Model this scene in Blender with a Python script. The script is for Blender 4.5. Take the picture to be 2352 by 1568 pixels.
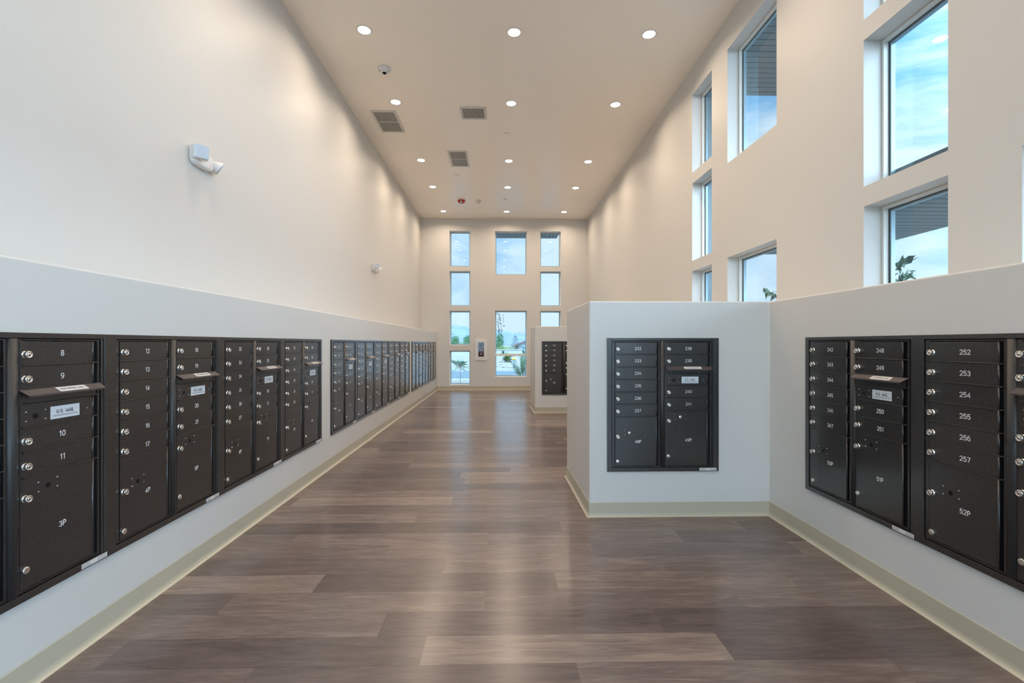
import bpy, bmesh, math, random
from mathutils import Vector, Matrix
random.seed(7)
for o in list(bpy.data.objects): bpy.data.objects.remove(o, do_unlink=True)
SC = bpy.context.scene
COL = SC.collection

# ------------------------------------------------------------------ camera
F_PX, YAW, CAM_Z = 1084.0, 0.023, 1.23
cam_d = bpy.data.cameras.new('camera'); cam = bpy.data.objects.new('camera', cam_d); COL.objects.link(cam)
cam.location = (0, 0, CAM_Z); cam.rotation_euler = (math.pi/2, 0, -YAW)
cam_d.sensor_width = 36; cam_d.lens = F_PX/2352*36
cam_d.shift_y = 4.35/2352; cam_d.clip_start = 0.05; cam_d.clip_end = 9000
SC.camera = cam

# ------------------------------------------------------------------ world
W = bpy.data.worlds.new('sky'); SC.world = W; W.use_nodes = True
nt = W.node_tree; nt.nodes.clear()
def N(t, tp, **kw):
    n = t.nodes.new(tp)
    for k, v in kw.items(): setattr(n, k, v)
    return n
L = nt.links.new
out = N(nt, 'ShaderNodeOutputWorld'); bg = N(nt, 'ShaderNodeBackground'); tc = N(nt, 'ShaderNodeTexCoord')
sep = N(nt, 'ShaderNodeSeparateXYZ'); L(tc.outputs['Generated'], sep.inputs[0])
grad = N(nt, 'ShaderNodeValToRGB'); L(sep.outputs['Z'], grad.inputs[0])
e = grad.color_ramp.elements
e[0].position = 0.0; e[0].color = (0.50, 0.70, 0.86, 1)
e[1].position = 0.75; e[1].color = (0.10, 0.36, 0.72, 1)
m = grad.color_ramp.elements.new(0.22); m.color = (0.30, 0.58, 0.84, 1)
mp = N(nt, 'ShaderNodeMapping'); mp.inputs['Scale'].default_value = (1.3, 1.3, 4.2); mp.inputs['Rotation'].default_value = (0.25, 0.15, 0.5)
L(tc.outputs['Generated'], mp.inputs[0])
nz = N(nt, 'ShaderNodeTexNoise'); nz.inputs['Scale'].default_value = 1.7; nz.inputs['Detail'].default_value = 9; nz.inputs['Roughness'].default_value = 0.62; nz.inputs['Distortion'].default_value = 0.7
L(mp.outputs[0], nz.inputs['Vector'])
cr = N(nt, 'ShaderNodeValToRGB'); L(nz.outputs['Fac'], cr.inputs[0])
cr.color_ramp.elements[0].position = 0.36; cr.color_ramp.elements[0].color = (0, 0, 0, 1)
cr.color_ramp.elements[1].position = 0.55; cr.color_ramp.elements[1].color = (0.92, 0.92, 0.92, 1)
mx = N(nt, 'ShaderNodeMixRGB'); L(cr.outputs[0], mx.inputs[0]); L(grad.outputs[0], mx.inputs[1]); mx.inputs[2].default_value = (0.84, 0.93, 1.0, 1)
L(mx.outputs[0], bg.inputs['Color'])
# sky strength raised in unseen directions behind the camera to add daylight indoors
mr = N(nt, 'ShaderNodeMapRange'); mr.interpolation_type = 'SMOOTHSTEP'
mr.inputs['From Min'].default_value = 0.80; mr.inputs['From Max'].default_value = -0.05
SKY_FRONT, SKY_BACK_FILL = 1.0, 11.5
mr.inputs['To Min'].default_value = SKY_FRONT; mr.inputs['To Max'].default_value = SKY_BACK_FILL
L(sep.outputs['Y'], mr.inputs['Value']); L(mr.outputs[0], bg.inputs['Strength'])
L(bg.outputs[0], out.inputs[0])

sd = bpy.data.lights.new('sun', 'SUN'); sd.energy = 0.6; sd.angle = math.radians(3); sd.color = (1, .95, .88)
so = bpy.data.objects.new('sun', sd); COL.objects.link(so)
so.rotation_euler = Vector((1.0, 0.28, -1.1)).to_track_quat('-Z', 'Y').to_euler()

vs = SC.view_settings
vs.view_transform = 'Standard'; vs.look = 'None'; vs.gamma = 1; vs.use_curve_mapping = False
vs.exposure = 0.23
LAMP_W = 10.8           # watts of each ceiling downlight
LAMP_COL = (1.0, 0.80, 0.60)

# ------------------------------------------------------------------ materials
def mat(name, color=(.5, .5, .5), rough=.5, metal=0., spec=.5, **kw):
    m = bpy.data.materials.new(name); m.use_nodes = True
    b = m.node_tree.nodes['Principled BSDF']
    b.inputs['Base Color'].default_value = (*color, 1); b.inputs['Roughness'].default_value = rough
    b.inputs['Metallic'].default_value = metal; b.inputs['Specular IOR Level'].default_value = spec
    if 'emit' in kw:
        b.inputs['Emission Color'].default_value = (*kw['emit'], 1); b.inputs['Emission Strength'].default_value = kw.get('es', 1)
    return m
def bump(m, scale, strength, dist=.002, detail=2, stretch=(1, 1, 1), dark=0., rough_var=0.):
    t = m.node_tree; b = t.nodes['Principled BSDF']
    c = N(t, 'ShaderNodeTexCoord'); mpp = N(t, 'ShaderNodeMapping'); mpp.inputs['Scale'].default_value = stretch
    n = N(t, 'ShaderNodeTexNoise'); n.inputs['Scale'].default_value = scale; n.inputs['Detail'].default_value = detail
    bp = N(t, 'ShaderNodeBump'); bp.inputs['Strength'].default_value = strength; bp.inputs['Distance'].default_value = dist
    t.links.new(c.outputs['Object'], mpp.inputs[0]); t.links.new(mpp.outputs[0], n.inputs['Vector'])
    t.links.new(n.outputs['Fac'], bp.inputs['Height']); t.links.new(bp.outputs[0], b.inputs['Normal'])
    if dark:
        r = N(t, 'ShaderNodeValToRGB'); col = b.inputs['Base Color'].default_value[:]
        r.color_ramp.elements[0].position = .35; r.color_ramp.elements[1].position = .65
        r.color_ramp.elements[0].color = (col[0]*(1-dark), col[1]*(1-dark), col[2]*(1-dark), 1)
        r.color_ramp.elements[1].color = (min(1, col[0]*(1+dark)), min(1, col[1]*(1+dark)), min(1, col[2]*(1+dark)), 1)
        t.links.new(n.outputs['Fac'], r.inputs[0]); t.links.new(r.outputs[0], b.inputs['Base Color'])
    return m
M = {}
M['wall'] = bump(mat('wall_paint', (.62, .598, .565), .50, spec=.38), 130, .22, .0012, 3)
M['ceiling'] = bump(mat('ceiling_paint', (.93, .85, .755), .34, spec=.45), 90, .05, .0006, 2)
M['base'] = mat('cove_base_vinyl', (.47, .425, .325), .38, spec=.4)
M['metal'] = bump(mat('hammered_bronze_paint', (.031, .028, .027), .30, .25, .6), 330, .22, .0005, 2, dark=.5)
M['metal2'] = bump(mat('bronze_paint_smooth', (.034, .032, .032), .46, .25, .55), 260, .15, .0005, 2)
M['hood'] = bump(mat('hood_bronze', (.11, .09, .088), .36, .45, .5), 420, .5, .0008, 2, dark=.4)
M['dark'] = mat('dark_recess', (.006, .006, .007), .6, spec=.2)
M['chrome'] = mat('satin_chrome', (.80, .76, .72), .22, .95)
M['rivet'] = mat('zinc_rivet', (.35, .36, .37), .25, .9)
M['white'] = mat('white_vinyl_letters', (.80, .80, .80), .5)
M['label'] = mat('silver_label', (.66, .70, .74), .35, .15)
M['sticker'] = mat('paper_sticker', (.62, .60, .58), .5)
M['ink'] = mat('black_ink', (.012, .014, .03), .5)
M['grey_ink'] = mat('grey_ink', (.20, .21, .24), .5)
M['vinyl'] = mat('window_vinyl', (.74, .74, .70), .35)
M['gasket'] = mat('window_gasket', (.035, .06, .075), .4)
M['alu'] = mat('window_aluminium', (.28, .36, .40), .35, .4)
M['plastic'] = mat('white_plastic', (.72, .71, .70), .35)
M['lens'] = mat('clear_lens_plastic', (.50, .54, .60), .12, 0, .6)
M['red'] = mat('red_plastic', (.42, .035, .025), .4)
M['redsteel'] = mat('red_enamel', (.40, .02, .02), .25)
M['glow'] = mat('lamp_lens', (1, 1, 1), .4, emit=(1, .97, .93), es=14)
M['led'] = mat('red_led', (.6, .05, .1), .4, emit=(1, .1, .25), es=1.0)
M['vent'] = mat('vent_enamel', (.62, .60, .57), .4)
M['ventdark'] = mat('vent_throat', (.03, .03, .03), .7)

for k_ in ('metal',):
    b_ = M[k_].node_tree.nodes['Principled BSDF']; b_.inputs['Coat Weight'].default_value = .55; b_.inputs['Coat Roughness'].default_value = .16
def glass_mat(name, tint, refl=1.0):
    m = bpy.data.materials.new(name); m.use_nodes = True; t = m.node_tree; t.nodes.clear()
    o = N(t, 'ShaderNodeOutputMaterial'); tr = N(t, 'ShaderNodeBsdfTransparent'); g = N(t, 'ShaderNodeBsdfGlossy'); mixs = N(t, 'ShaderNodeMixShader')
    fr = N(t, 'ShaderNodeFresnel'); ge = N(t, 'ShaderNodeNewGeometry'); io = N(t, 'ShaderNodeMapRange'); io.inputs['To Min'].default_value = 1.45; io.inputs['To Max'].default_value = 1/1.45
    t.links.new(ge.outputs['Backfacing'], io.inputs['Value']); t.links.new(io.outputs[0], fr.inputs['IOR'])
    ma = N(t, 'ShaderNodeMath', operation='MULTIPLY'); ma.inputs[1].default_value = refl
    tr.inputs['Color'].default_value = (*tint, 1); g.inputs['Roughness'].default_value = .005; g.inputs['Color'].default_value = (.9, .97, 1, 1)
    t.links.new(fr.outputs[0], ma.inputs[0]); t.links.new(ma.outputs[0], mixs.inputs[0]); t.links.new(tr.outputs[0], mixs.inputs[1]); t.links.new(g.outputs[0], mixs.inputs[2]); t.links.new(mixs.outputs[0], o.inputs[0])
    return m
M['glass'] = glass_mat('window_glass', (.85, .935, .985))
M['cabglass'] = glass_mat('cabinet_glass', (.7, .7, .7), .35)

def floor_mat():
    m = mat('vinyl_plank', (.2, .16, .14), .30, spec=.6); t = m.node_tree; b = t.nodes['Principled BSDF']
    uv = N(t, 'ShaderNodeUVMap'); uv.uv_map = 'UVMap'
    at = N(t, 'ShaderNodeAttribute'); at.attribute_name = 'tone'; at.attribute_type = 'GEOMETRY'
    sp = N(t, 'ShaderNodeSeparateColor'); t.links.new(at.outputs['Color'], sp.inputs[0])
    suv = N(t, 'ShaderNodeSeparateXYZ'); t.links.new(uv.outputs[0], suv.inputs[0])
    cmb = N(t, 'ShaderNodeCombineXYZ')
    zz = N(t, 'ShaderNodeMath', operation='MULTIPLY'); zz.inputs[1].default_value = 37.; t.links.new(sp.outputs[1], zz.inputs[0])
    t.links.new(suv.outputs[0], cmb.inputs[0]); t.links.new(suv.outputs[1], cmb.inputs[1]); t.links.new(zz.outputs[0], cmb.inputs[2])
    def noise(scale, stretch, det, dist=0):
        mm = N(t, 'ShaderNodeMapping'); mm.inputs['Scale'].default_value = stretch; t.links.new(cmb.outputs[0], mm.inputs[0])
        n = N(t, 'ShaderNodeTexNoise'); n.inputs['Scale'].default_value = scale; n.inputs['Detail'].default_value = det; n.inputs['Distortion'].default_value = dist; n.inputs['Roughness'].default_value = .6
        t.links.new(mm.outputs[0], n.inputs['Vector']); return n
    n1 = noise(3.0, (1, 7, 1), 5, .8)      # broad figure
    n2 = noise(9.0, (1.4, 28, 1), 6, .3)   # fine grain
    # tone = plank tone + figure + grain
    def math_(op, a, bb):
        k = N(t, 'ShaderNodeMath', operation=op)
        for i, v in enumerate((a, bb)):
            if isinstance(v, (int, float)): k.inputs[i].default_value = v
            else: t.links.new(v, k.inputs[i])
        return k.outputs[0]
    s = math_('ADD', sp.outputs[0], math_('MULTIPLY', math_('SUBTRACT', n1.outputs['Fac'], .5), .70))
    s = math_('ADD', s, math_('MULTIPLY', math_('SUBTRACT', n2.outputs['Fac'], .5), .6))
    r = N(t, 'ShaderNodeValToRGB'); t.links.new(s, r.inputs[0])
    r.color_ramp.elements[0].position = .0; r.color_ramp.elements[0].color = (.052, .037, .0345, 1)
    r.color_ramp.elements[1].position = 1.; r.color_ramp.elements[1].color = (.335, .252, .202, 1)
    k = r.color_ramp.elements.new(.5); k.color = (.146, .109, .098, 1)
    # joints
    d1 = math_('MINIMUM', suv.outputs[1], math_('SUBTRACT', PLW, suv.outputs[1]))
    ed = math_('MINIMUM', d1, math_('MULTIPLY', suv.outputs[0], 1.0))
    lt = math_('LESS_THAN', ed, .0012)
    mxx = N(t, 'ShaderNodeMixRGB'); mxx.blend_type = 'MULTIPLY'; t.links.new(math_('MULTIPLY', lt, .45), mxx.inputs[0]); t.links.new(r.outputs[0], mxx.inputs[1]); mxx.inputs[2].default_value = (.3, .3, .3, 1)
    t.links.new(mxx.outputs[0], b.inputs['Base Color'])
    rr = math_('ADD', .17, math_('MULTIPLY', n2.outputs['Fac'], .14)); t.links.new(rr, b.inputs['Roughness'])
    bp = N(t, 'ShaderNodeBump'); bp.inputs['Strength'].default_value = .05; bp.inputs['Distance'].default_value = .001
    t.links.new(n2.outputs['Fac'], bp.inputs['Height']); t.links.new(bp.outputs[0], b.inputs['Normal'])
    return m
PLW = .180
M['floor'] = floor_mat()
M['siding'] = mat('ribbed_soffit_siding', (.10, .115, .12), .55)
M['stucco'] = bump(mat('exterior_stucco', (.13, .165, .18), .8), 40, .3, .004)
M['gravel'] = bump(mat('gravel_ground', (.115, .113, .105), .95), 9, .8, .05, 8, dark=.35)
M['asphalt'] = bump(mat('asphalt', (.035, .058, .070), .85), 30, .3, .01, 4, dark=.1)
M['kerb'] = bump(mat('kerb_concrete', (.17, .18, .18), .85), 12, .2, .01, 4)
M['mount'] = bump(mat('mountain_haze_tint', (.095, .125, .165), 1.0, spec=0.), .012, 1., 25, 8, dark=.14)  # distance haze is painted into the blue-grey colour
M['block'] = bump(mat('garden_wall_render', (.19, .20, .20), .9), 5, .2, .01, 4)
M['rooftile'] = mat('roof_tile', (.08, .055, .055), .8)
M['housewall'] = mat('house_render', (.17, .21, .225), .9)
M['houseglass'] = mat('house_window_glass', (.04, .12, .14), .1)
M['rock'] = bump(mat('pale_rock', (.20, .19, .17), .9), 6, .6, .03, 5, dark=.2)
M['leaf1'] = bump(mat('leaf_deep_green', (.030, .11, .028), .7), 3, 0, .01, 3, dark=.5)
M['leaf2'] = bump(mat('leaf_bright_green', (.07, .14, .03), .7), 3, 0, .01, 3, dark=.4)
M['leaf3'] = bump(mat('leaf_grey_green', (.06, .12, .065), .7), 3, 0, .01, 3, dark=.4)
M['leaf4'] = bump(mat('leaf_blue_green', (.025, .055, .045), .7), 3, 0, .01, 3, dark=.4)
M['bark'] = mat('bark', (.10, .08, .06), .9)
M['yellow'] = mat('yellow_cap', (.34, .27, .015), .5)
M['bluegrey'] = mat('blue_grey_post', (.08, .11, .13), .6)

# ------------------------------------------------------------------ helpers
def finish(name, bm, m, parent=None, smooth=False):
    me = bpy.data.meshes.new(name); bm.normal_update(); bm.to_mesh(me); bm.free()
    for mm in (m if isinstance(m, (list, tuple)) else [m]): me.materials.append(mm)
    if smooth:
        for p in me.polygons: p.use_smooth = True
    return link(name, me, parent)
def link(name, me, parent=None, loc=None):
    o = bpy.data.objects.new(name, me); COL.objects.link(o)
    if parent: o.parent = parent
    if loc is not None: o.location = loc
    return o
def empty(name, loc, rz=0):
    o = bpy.data.objects.new(name, None); COL.objects.link(o); o.location = loc; o.rotation_euler = (0, 0, rz); o.empty_display_size = .1
    return o
def tag(o, label, cat, group=None, kind=None):
    if label: o['label'] = label
    if cat: o['category'] = cat
    if group: o['group'] = group
    if kind: o['kind'] = kind
    return o
def struct(o): o['kind'] = 'structure'; return o
def box(bm, x0, x1, y0, y1, z0, z1, mi=0, bev=0):
    if x0 > x1: x0, x1 = x1, x0
    if y0 > y1: y0, y1 = y1, y0
    if z0 > z1: z0, z1 = z1, z0
    v = [bm.verts.new(p) for p in [(x0,y0,z0),(x1,y0,z0),(x1,y1,z0),(x0,y1,z0),(x0,y0,z1),(x1,y0,z1),(x1,y1,z1),(x0,y1,z1)]]
    fs = [bm.faces.new([v[i] for i in q]) for q in [(0,3,2,1),(4,5,6,7),(0,1,5,4),(1,2,6,5),(2,3,7,6),(3,0,4,7)]]
    for f in fs: f.material_index = mi
    if bev:
        es = list({e_ for f in fs for e_ in f.edges})
        r = bmesh.ops.bevel(bm, geom=es, offset=bev, segments=2, profile=.5, affect='EDGES')
        for f in r['faces']: f.material_index = mi
    return fs
def prism(bm, pts, z0, z1, mi=0):
    a = [bm.verts.new((x, y, z0)) for x, y in pts]; b = [bm.verts.new((x, y, z1)) for x, y in pts]
    n = len(pts); fs = [bm.faces.new(a[::-1]), bm.faces.new(b)]
    for i in range(n): fs.append(bm.faces.new([a[i], a[(i+1) % n], b[(i+1) % n], b[i]]))
    for f in fs: f.material_index = mi
    return fs
def lathe(bm, prof, axis='Z', seg=24, origin=(0, 0, 0), mi=0, M4=None):
    """prof: list of (r, h). Revolve around the axis."""
    rings = []
    O = Vector(origin)
    def P(r, h, a):
        c, s = math.cos(a)*r, math.sin(a)*r
        v = {'Z': Vector((c, s, h)), '-Y': Vector((c, -h, s)), 'X': Vector((h, c, s))}[axis]
        v = v + O
        return M4 @ v if M4 else v
    for r, h in prof:
        if r < 1e-6: rings.append([bm.verts.new(P(0, h, 0))])
        else: rings.append([bm.verts.new(P(r, h, 2*math.pi*i/seg)) for i in range(seg)])
    for a, b in zip(rings, rings[1:]):
        for i in range(seg):
            j = (i+1) % seg
            if len(a) == 1 and len(b) == 1: continue
            if len(a) == 1: q = [a[0], b[j], b[i]]
            elif len(b) == 1: q = [a[i], a[j], b[0]]
            else: q = [a[i], a[j], b[j], b[i]]
            try:
                f = bm.faces.new(q); f.material_index = mi; f.smooth = True
            except ValueError: pass
def tube(bm, pts, r, seg=8, mi=0):
    pts = [Vector(p) for p in pts]; rings = []
    for i, p in enumerate(pts):
        d = (pts[min(i+1, len(pts)-1)] - pts[max(i-1, 0)]).normalized()
        u = d.cross(Vector((.13, .2, .97))).normalized(); w = d.cross(u)
        rr = r[i] if isinstance(r, (list, tuple)) else r
        rings.append([bm.verts.new(p + (u*math.cos(2*math.pi*k/seg) + w*math.sin(2*math.pi*k/seg))*rr) for k in range(seg)])
    for a, b in zip(rings, rings[1:]):
        for i in range(seg):
            f = bm.faces.new([a[i], a[(i+1) % seg], b[(i+1) % seg], b[i]]); f.smooth = True; f.material_index = mi
    bm.faces.new(rings[0][::-1]); bm.faces.new(rings[-1])
def arc(cx, cy, rx, ry, a0, a1, n=12):
    return [(cx+rx*math.cos(math.radians(a0+(a1-a0)*i/n)), cy+ry*math.sin(math.radians(a0+(a1-a0)*i/n))) for i in range(n+1)]
# single-stroke lettering: advance width, then the strokes, cap height 1
GLYPH = {
 '0': (.66, [arc(.33, .5, .31, .5, 90, 450, 26)]),
 '1': (.42, [[(.08, .80), (.28, 1), (.28, 0)]]),
 '2': (.64, [arc(.32, .71, .29, .29, 165, -35, 14)+[(.03, 0), (.63, 0)]]),
 '3': (.64, [arc(.31, .74, .26, .26, 150, -80, 12)+arc(.31, .28, .30, .28, 80, -155, 14)]),
 '4': (.68, [[(.48, 0), (.48, 1), (.02, .28), (.66, .28)]]),
 '5': (.64, [[(.58, 1), (.12, 1), (.07, .53)]+arc(.32, .32, .30, .32, 130, -155, 16)]),
 '6': (.64, [arc(.33, .31, .30, .31, 180, -180, 22), [(.03, .31)]+arc(.40, .52, .37, .48, 180, 70, 8)]),
 '7': (.62, [[(.03, 1), (.60, 1), (.22, 0)]]),
 '8': (.64, [arc(.32, .75, .25, .25, -90, 270, 20), arc(.32, .26, .30, .26, 90, 450, 20)]),
 '9': (.64, [arc(.31, .69, .30, .31, 0, 360, 22), [(.61, .69)]+arc(.24, .48, .37, .48, 0, -110, 8)]),
 'P': (.62, [[(.05, 0), (.05, 1), (.33, 1)]+arc(.33, .73, .27, .27, 90, -90, 12)+[(.05, .46)]]),
 'U': (.70, [[(.05, 1), (.05, .32)]+arc(.34, .31, .29, .31, 180, 360, 14)+[(.63, 1)]]),
 'S': (.66, [arc(.32, .74, .26, .26, 30, 270, 14)+arc(.32, .25, .28, .25, 90, -150, 14)]),
 '.': (.28, [[(.12, .02), (.14, .02)]]),
 'M': (.84, [[(.05, 0), (.05, 1), (.40, .05), (.75, 1), (.75, 0)]]),
 'A': (.74, [[(.02, 0), (.35, 1), (.68, 0)], [(.13, .33), (.57, .33)]]),
 'I': (.26, [[(.12, 0), (.12, 1)]]),
 'L': (.58, [[(.05, 1), (.05, 0), (.52, 0)]]),
 'O': (.80, [arc(.38, .5, .36, .5, 90, 450, 26)]),
 'T': (.64, [[(.0, 1), (.60, 1)], [(.30, 1), (.30, 0)]]),
 'G': (.78, [arc(.38, .5, .36, .5, 40, 320, 20)+[(.70, .44), (.42, .44)]]),
 'N': (.72, [[(.05, 0), (.05, 1), (.63, 0), (.63, 1)]]),
 ' ': (.40, [])}
def text_mesh(body, size, weight=.105, gap=.17):
    """upright lettering facing -Y, centred on the origin, cap height = size"""
    bm = bmesh.new(); x = 0.; w = weight*size/2; dpt = .0003
    def poly(pts):
        a = [bm.verts.new((px, -dpt, pz)) for px, pz in pts]; b = [bm.verts.new((px, 0, pz)) for px, pz in pts]
        bm.faces.new(a); bm.faces.new(b[::-1])
        for i in range(len(a)): bm.faces.new([a[i], b[i], b[(i+1) % len(a)], a[(i+1) % len(a)]])
    for ch in body:
        adv, strokes = GLYPH[ch]
        for st in strokes:
            P = [Vector((x+u*size, v*size)) for u, v in st]; n = len(P)
            left, right = [], []
            for i, p in enumerate(P):
                d0 = (p-P[i-1]).normalized() if i else (P[1]-p).normalized()
                d1 = (P[i+1]-p).normalized() if i < n-1 else d0
                n0, n1 = Vector((-d0.y, d0.x)), Vector((-d1.y, d1.x)); m_ = n0+n1
                m_ = m_/max(m_.length_squared/2, .35)
                left.append(p+m_*w); right.append(p-m_*w)
            for i in range(n-1): poly([left[i], left[i+1], right[i+1], right[i]])
            for p in (P[0], P[-1]):
                if (P[0]-P[-1]).length > .01*size: poly([(p.x+w*math.cos(k*math.pi/4), p.y+w*math.sin(k*math.pi/4)) for k in range(8)])
        x += (adv+gap)*size
    me = bpy.data.meshes.new('lettering')
    bmesh.ops.recalc_face_normals(bm, faces=bm.faces)
    xs = [v.co.x for v in bm.verts]; cx = (min(xs)+max(xs))/2
    for v in bm.verts: v.co = Vector((v.co.x-cx, v.co.y, v.co.z-size/2))
    bm.to_mesh(me); bm.free(); return me

# ------------------------------------------------------------------ room shell
XL, XR, YE, YB, ZC, ZT = -2.115, 2.288, 12.49, -3.2, 4.53, 1.530
LX, RX = -1.690, 1.921
TH = .185
def wall_grid(name, u0, u1, z0, z1, holes, to3d, m):
    """wall with real thickness and rectangular openings; to3d(u, depth, z)"""
    us = sorted({u0, u1, *[h[0] for h in holes], *[h[1] for h in holes]})
    zs = sorted({z0, z1, *[h[2] for h in holes], *[h[3] for h in holes]})
    def solid(i, j):
        if i < 0 or j < 0 or i >= len(us)-1 or j >= len(zs)-1: return False
        a, b = (us[i]+us[i+1])/2, (zs[j]+zs[j+1])/2
        return not any(h[0] < a < h[1] and h[2] < b < h[3] for h in holes)
    bm = bmesh.new(); cache = {}
    def V(u, d, z):
        k = (round(u, 5), d, round(z, 5))
        if k not in cache: cache[k] = bm.verts.new(to3d(u, d, z))
        return cache[k]
    for i in range(len(us)-1):
        for j in range(len(zs)-1):
            if not solid(i, j): continue
            a, b, c, d = us[i], us[i+1], zs[j], zs[j+1]
            bm.faces.new([V(a,0,c), V(b,0,c), V(b,0,d), V(a,0,d)]); bm.faces.new([V(a,TH,c), V(a,TH,d), V(b,TH,d), V(b,TH,c)])
            if not solid(i-1, j): bm.faces.new([V(a,0,c), V(a,0,d), V(a,TH,d), V(a,TH,c)])
            if not solid(i+1, j): bm.faces.new([V(b,0,c), V(b,TH,c), V(b,TH,d), V(b,0,d)])
            if not solid(i, j-1): bm.faces.new([V(a,0,c), V(a,TH,c), V(b,TH,c), V(b,0,c)])
            if not solid(i, j+1): bm.faces.new([V(a,0,d), V(b,0,d), V(b,TH,d), V(a,TH,d)])
    bmesh.ops.recalc_face_normals(bm, faces=bm.faces)
    return struct(finish(name, bm, m))
NZ = [(.133, 1.039), (1.182, 2.092), (2.218, 3.141), (3.268, 4.200)]
WZ = [(.344, 2.097), (3.048, 4.200)]
end_cols = [(-1.363, -.815, NZ), (-.165, .685, WZ), (1.034, 1.584, NZ)]
end_holes = [(a, b, c, d) for a, b, zz in end_cols for c, d in zz]
CAB = (-.606, -.454, .877, 1.257)
right_cols = [(5.077, 5.603, NZ), (3.870, 4.722, WZ), (2.365, 2.928, NZ), (1.170, 2.021, WZ), (.27, .82, NZ), (-1.2, -.35, WZ[1:]), (-2.1, -1.55, NZ[2:])]  # nearest narrow column and those behind the camera are unseen, added for daylight
right_holes = [(a, b, max(c, ZT), d) for a, b, zz in right_cols for c, d in zz if d > ZT] + [(-2.95, -1.62, .03, 2.14), (-1.56, -.20, .03, 2.14)]  # closing pair: invented glazed doors behind the camera, letting in extra daylight
added_back_cols = [(-1.85, -.52, [(.10, 2.2), (2.45, 4.20)]), (-.35, 1.35, [(3.30, 4.35)]), (1.60, 2.12, [(.10, 2.2), (2.45, 4.20)])]  # unseen windows, made up to bring daylight from behind the camera
added_back_holes = [(a, b, c, d) for a, b, zz in added_back_cols for c, d in zz]
wall_grid('wall_end', XL-TH, XR+TH, -.3, 4.9, end_holes + [(CAB[0]-.01, CAB[1]+.01, CAB[2]-.01, CAB[3]+.01)], lambda u, d, z: (u, YE+d, z), M['wall'])
wall_grid('wall_right', YB, YE, -.3, 4.9, right_holes, lambda u, d, z: (XR+d, u, z), M['wall'])
wall_grid('wall_back', XL-TH, XR+TH, -.3, 4.9, added_back_holes, lambda u, d, z: (u, YB-d, z), M['wall'])
wall_grid('wall_left', YB, YE, -.3, 4.9, [], lambda u, d, z: (XL-d, u, z), M['wall'])
bm = bmesh.new(); box(bm, XL, XR, YB, YE, ZC, ZC+.3); struct(finish('ceiling', bm, M['ceiling']))
# exterior roof slab that keeps the sky out
bm = bmesh.new(); box(bm, XL-TH, XR+TH, YB-TH, YE+TH, 4.9, 5.05); struct(finish('trim_roof', bm, M['siding']))

def low_wall(name, pts):
    bm = bmesh.new(); prism(bm, pts, 0, ZT)
    bmesh.ops.recalc_face_normals(bm, faces=bm.faces)
    es = [e_ for e_ in bm.edges if e_.calc_length() > .3]
    bmesh.ops.bevel(bm, geom=es, offset=.009, segments=3, profile=.5, affect='EDGES')
    for f in bm.faces: f.smooth = False
    return struct(finish(name, bm, M['wall']))
low_wall('wall_left_low', [(XL+.001, YB+.001), (LX, YB+.001), (LX, YE-.001), (XL+.001, YE-.001)])
# right low wall with its two piers standing out into the room, one continuous half-height wall
B1 = [(.606, 4.340), (.626, 3.337)]; B2 = [(.580, 9.33), (.598, 8.330)]
low_wall('wall_right_low', [(XR-.001, YE-.001), (RX, YE-.001), (RX, 9.33), B2[0], B2[1], (RX, 8.330), (RX, 4.340), B1[0], B1[1], (RX, 3.337), (RX, .05), (XR-.001, .05)])

# cove baseboards
def baseboard(name, path):
    H, T = .102, .004
    prof = [(0, H), (T*.6, H), (T, H-.003), (T, .026), (T+.002, .015), (T+.006, .007), (T+.013, .003), (T+.016, .0005), (0, .0005)]
    bm = bmesh.new(); path = [Vector(p) for p in path]; rings = []
    for i, p in enumerate(path):
        d0 = (p - path[i-1]).normalized() if i else None; d1 = (path[i+1]-p).normalized() if i < len(path)-1 else None
        d0 = d0 or d1; d1 = d1 or d0
        n0, n1 = Vector((-d0.y, d0.x)), Vector((-d1.y, d1.x)); n = n0+n1; n = n/(n.length_squared/2)   # mitre
        rings.append([bm.verts.new((p.x+n.x*a, p.y+n.y*a, z)) for a, z in prof])
    for a, b in zip(rings, rings[1:]):
        for k in range(len(prof)):
            bm.faces.new([a[k], a[(k+1) % len(prof)], b[(k+1) % len(prof)], b[k]])
    bm.faces.new(rings[0]); bm.faces.new(rings[-1][::-1]); bmesh.ops.recalc_face_normals(bm, faces=bm.faces)
    return struct(finish(name, bm, M['base']))
# room lies on the left of each path
baseboard('baseboard_left', [(LX, YE-.02), (LX, YB+.01)])
baseboard('baseboard_right', [(XR-.02, .05), (RX, .05), (RX, 3.337), B1[1], B1[0], (RX, 4.340), (RX, 8.330), B2[1], B2[0], (RX, 9.33), (RX, YE-.02)])
baseboard('baseboard_end', [(RX, YE), (LX, YE)])

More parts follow.
